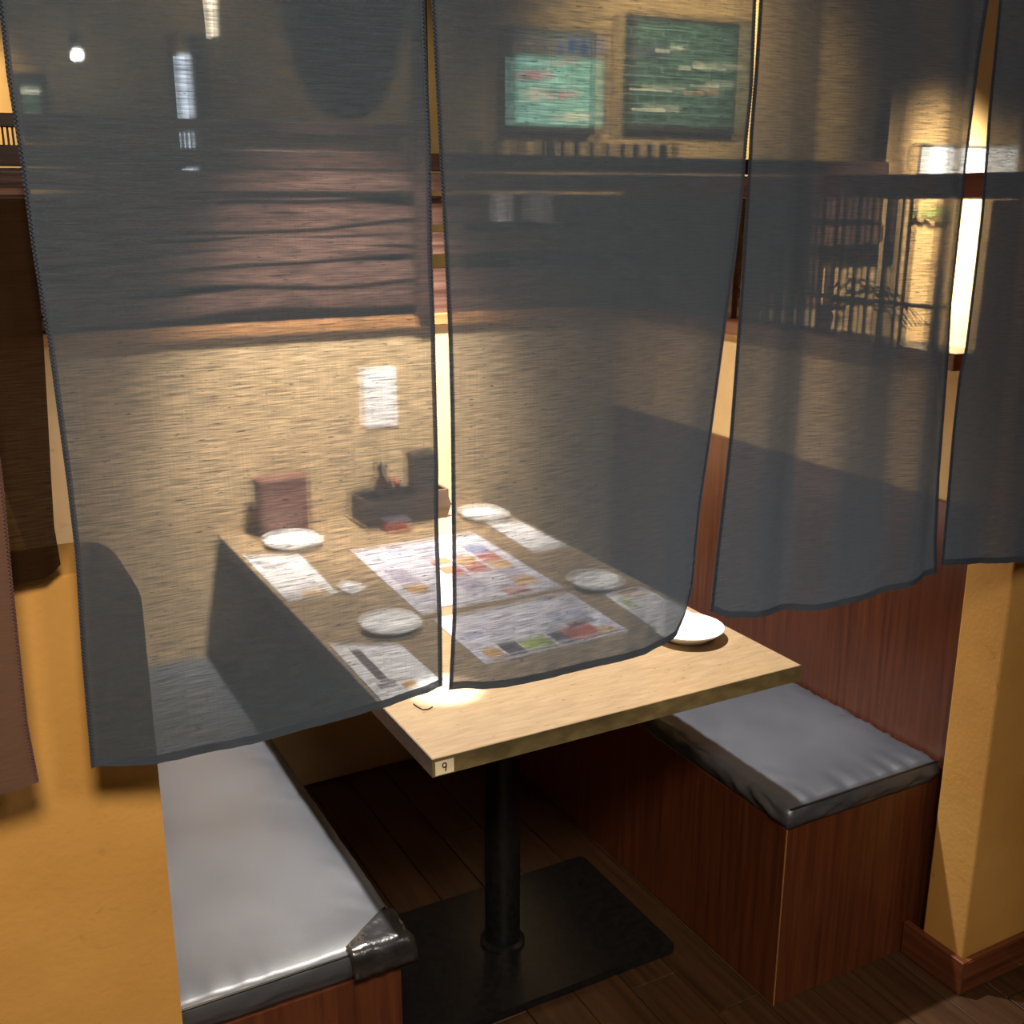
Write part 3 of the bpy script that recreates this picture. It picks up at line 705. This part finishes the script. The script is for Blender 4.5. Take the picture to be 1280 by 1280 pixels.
# menu boards on the far wall
def board_mat(name, a, b_, c, glow, e):
    m, t, b = nt(name)
    br = N(t, 'ShaderNodeTexBrick'); br.inputs['Scale'].default_value = 1; br.inputs['Mortar Size'].default_value = 0.0035
    br.inputs['Brick Width'].default_value = 0.10; br.inputs['Row Height'].default_value = 0.045
    br.inputs['Color1'].default_value = (*a, 1); br.inputs['Color2'].default_value = (*b_, 1); br.inputs['Mortar'].default_value = (*c, 1)
    t.links.new(coords(t, rot=(R(90), 0, 0)), br.inputs['Vector'])
    t.links.new(br.outputs[0], b.inputs['Base Color']); t.links.new(br.outputs[0], b.inputs['Emission Color'])
    b.inputs['Emission Strength'].default_value = glow; b.inputs['Roughness'].default_value = .3
    return m
B1 = board_mat('backlit_teal_board', (0.10, 0.40, 0.32), (0.26, 0.58, 0.50), (0.5, 0.8, 0.75), 1.5, 1)
B2 = board_mat('dim_teal_board', (0.035, 0.09, 0.075), (0.06, 0.14, 0.12), (0.22, 0.4, 0.36), 0.2, 1)
FRAME = plain('board_frame', (0.05, 0.045, 0.035), 0.5)
def menu_board(x0, x1, z0, z1, mat, label, marks):
    t = thing('menu_board', ((x0 + x1) / 2, 4.97, z0), label, 'board', 'teal menu boards on the far wall')
    obj('lit_face', box(x0 + .03, x1 - .03, 4.955, 4.972, z0 + .03, z1 - .03), mat, t)
    for n_, q in (('frame_side', (x0, x0 + .03, z0, z1)), ('frame_side', (x1 - .03, x1, z0, z1)), ('frame_rail', (x0 + .03, x1 - .03, z0, z0 + .03)), ('frame_rail', (x0 + .03, x1 - .03, z1 - .03, z1))):
        obj(n_, box(q[0], q[1], 4.945, 4.999, q[2], q[3], 0.003, 1), FRAME, t)
    for (u0, u1, v0, v1, m) in marks:
        obj('printed_picture', box(x0 + (x1 - x0) * u0, x0 + (x1 - x0) * u1, 4.951, 4.9548, z0 + (z1 - z0) * v0, z0 + (z1 - z0) * v1), m, t)
mb = plain('lit_print_blue', (0.12, 0.35, 0.7), .4, emit=1.2); mo = plain('lit_print_peach', (0.6, 0.4, 0.25), .4, emit=0.9); mp_ = plain('lit_print_pink', (0.7, 0.35, 0.4), .4, emit=0.9); mw = plain('lit_print_white', (0.8, 0.85, 0.7), .4, emit=.9)
mdk = plain('lit_print_slate', (0.08, 0.12, 0.16), .4)
menu_board(2.60, 3.14, 1.80, 2.27, B1, 'brighter teal backlit menu board, left of the two', [(.06, .94, .72, .93, mdk), (.14, .24, .76, .86, mo), (.36, .46, .76, .89, mo), (.58, .66, .77, .91, mb), (.70, .76, .78, .91, mb), (.83, .92, .77, .89, mb), (.14, .42, .50, .58, mp_), (.52, .66, .66, .70, mp_), (.5, .68, .33, .40, mp_), (.2, .4, .3, .42, mw), (.55, .8, .12, .2, mw)])
menu_board(3.27, 4.03, 1.82, 2.37, B2, 'dimmer teal menu board, right of the two', [(.1, .3, .62, .74, mdk), (.55, .72, .34, .38, mo), (.3, .42, .7, .73, mw), (.5, .6, .56, .6, mw), (.62, .9, .58, .6, mw), (.12, .4, .18, .21, mw), (.1, .45, .36, .38, mw), (.6, .85, .42, .44, mw)])
menu_board(0.45, 0.58, 1.77, 1.96, B2, 'small dim teal board at the far left', [(.2, .8, .6, .7, mw)])

# far lamps and fittings
GLOW = plain('lamp_glow', (1, .97, .95), .3, emit=40); GLOWW = plain('lamp_glow_warm', (1, .85, .6), .3, emit=5)
t = thing('hanging_lamp', (0.716, 4.8, 2.04), 'small round glaring lamp hanging far back at upper left', 'lamp')
obj('bulb', lathe([(0, 1.998), (0.013, 2.002), (0.018, 2.015), (0.013, 2.03), (0, 2.034)], 0.675, 4.8, 20), GLOW, t, smooth=True)
obj('socket', lathe([(0, 2.040), (0.018, 2.045), (0.018, 2.09), (0, 2.10)], 0.675, 4.8, 16), BLACKM, t)
obj('cord', tube([(0.675, 4.8, 2.1), (0.675, 4.8, 2.75)], 0.003, 6), BLACKM, t)
t = thing('hanging_lamp', (1.257, 4.8, 2.2), 'tall slim warm paper lamp hanging far back at top', 'lamp')
obj('shade', lathe([(0, 2.11), (0.014, 2.115), (0.020, 2.3), (0.020, 2.45), (0, 2.455)], 1.20, 4.8, 20), GLOWW, t, smooth=True)
obj('cord', tube([(1.20, 4.8, 2.455), (1.20, 4.8, 2.75)], 0.003, 6), BLACKM, t)
t = thing('door_glass_strip', (1.11, 4.99, 1.0), 'narrow bluish bright glass strip in the far wall', 'glass strip')
obj('lit_pane', box(1.085, 1.135, 4.985, 4.995, 1.55, 2.06), plain('daylit_pane', (0.75, 0.85, 1.0), .3, emit=2.6), t)
obj('strip_frame', box(1.14, 1.21, 4.975, 4.998, 1.5, 2.14, 0.003), FRAME, t)
obj('strip_frame', box(1.065, 1.085, 4.975, 4.998, 1.5, 2.14, 0.003), FRAME, t)
# dark bowl shade hanging between
t = thing('pendant_shade', (1.32, 3.6, 1.75), 'large dark bowl-shaped pendant shade hanging behind the timber', 'lamp')
sx, sy = 1.32, 3.6
obj('bowl', lathe([(0, 1.74), (0.05, 1.743), (0.10, 1.77), (0.16, 1.87), (0.20, 2.02), (0.215, 2.20), (0.205, 2.20), (0.19, 2.02), (0.15, 1.88), (0.09, 1.78), (0, 1.755)], sx, sy, 40), plain('dark_bowl_shade', (0.03, 0.035, 0.04), .6), t, smooth=True)
obj('cord', tube([(sx, sy, 1.755), (sx, sy, 2.75)], 0.004, 6), BLACKM, t)

# next booth: lit notice box, leaf sprig, twigs on the sill
t = thing('light_box', (2.9, YB, 1.56), 'bluish white lit box on the next booth wall', 'light box')
obj('lit_face', box(2.80, 3.10, YB - 0.012, YB - 0.006, 1.545, 1.645), plain('cool_lit_face', (0.82, 0.88, 1.0), .3, emit=2.2), t)
obj('casing', box(2.775, 3.11, YB - 0.006, YB + 0.019, 1.535, 1.655, 0.003), FRAME, t)
LEAF = plain('green_leaf', (0.16, 0.26, 0.06), 0.5)
t = thing('leaf_sprig', (2.88, YB, 1.46), 'green leafy sprig pinned on the next booth wall', 'sprig')
random.seed(3)
for i in range(9):
    x = 2.80 + 0.022 * i; z = 1.455 + random.uniform(-.012, .012); a = random.uniform(-.8, .8)
    b = bmesh.new(); vs = []
    for q, (u, w) in enumerate(((-1, 0), (-.4, .45), (.4, .4), (1, 0), (.4, -.4), (-.4, -.45))):
        vs.append(b.verts.new((x + .022 * (u * math.cos(a) - w * math.sin(a) * .6), YB - 0.004 - 0.012 * (1 - abs(u)) - .002 * (i % 3), z + .022 * (u * math.sin(a) + w * .8))))
    c = b.verts.new((x, YB - 0.012, z))
    for q in range(6): b.faces.new((vs[q], vs[(q + 1) % 6], c))
    obj('leaf', b, LEAF, t)
obj('stem', tube([(2.79, YB - 0.006, 1.45), (2.88, YB + 0.004, 1.456), (2.99, YB - 0.006, 1.455)], 0.0025, 6), LEAF, t)
t = thing('twig_bundle', (1.80, 1.75, 1.222), 'tangle of dark curved twigs standing behind the lattice', 'twigs')
obj('pot', lathe([(0, 1.2225), (0.02, 1.2225), (0.025, 1.25), (0.019, 1.262), (0, 1.262)], 1.735, 1.80, 20), DARKW, t, smooth=True)
random.seed(21)
for i in range(16):
    a = random.uniform(-1, 1); pts = []
    L_ = random.uniform(.10, .30); h = random.uniform(.03, .10); s_ = random.choice((-1, 1, -1))
    for q in range(9):
        u = q / 8
        pts.append((1.735 + 0.012 * math.sin(4 * u + i), 1.80 + s_ * L_ * u, 1.258 + h * math.sin(u * 2.9) - (0.02 if L_ > .2 else 0) * u * u))
    obj('twig', tube(pts, [0.0032 - 0.002 * q / 8 for q in range(9)], 5), DARKW, t)
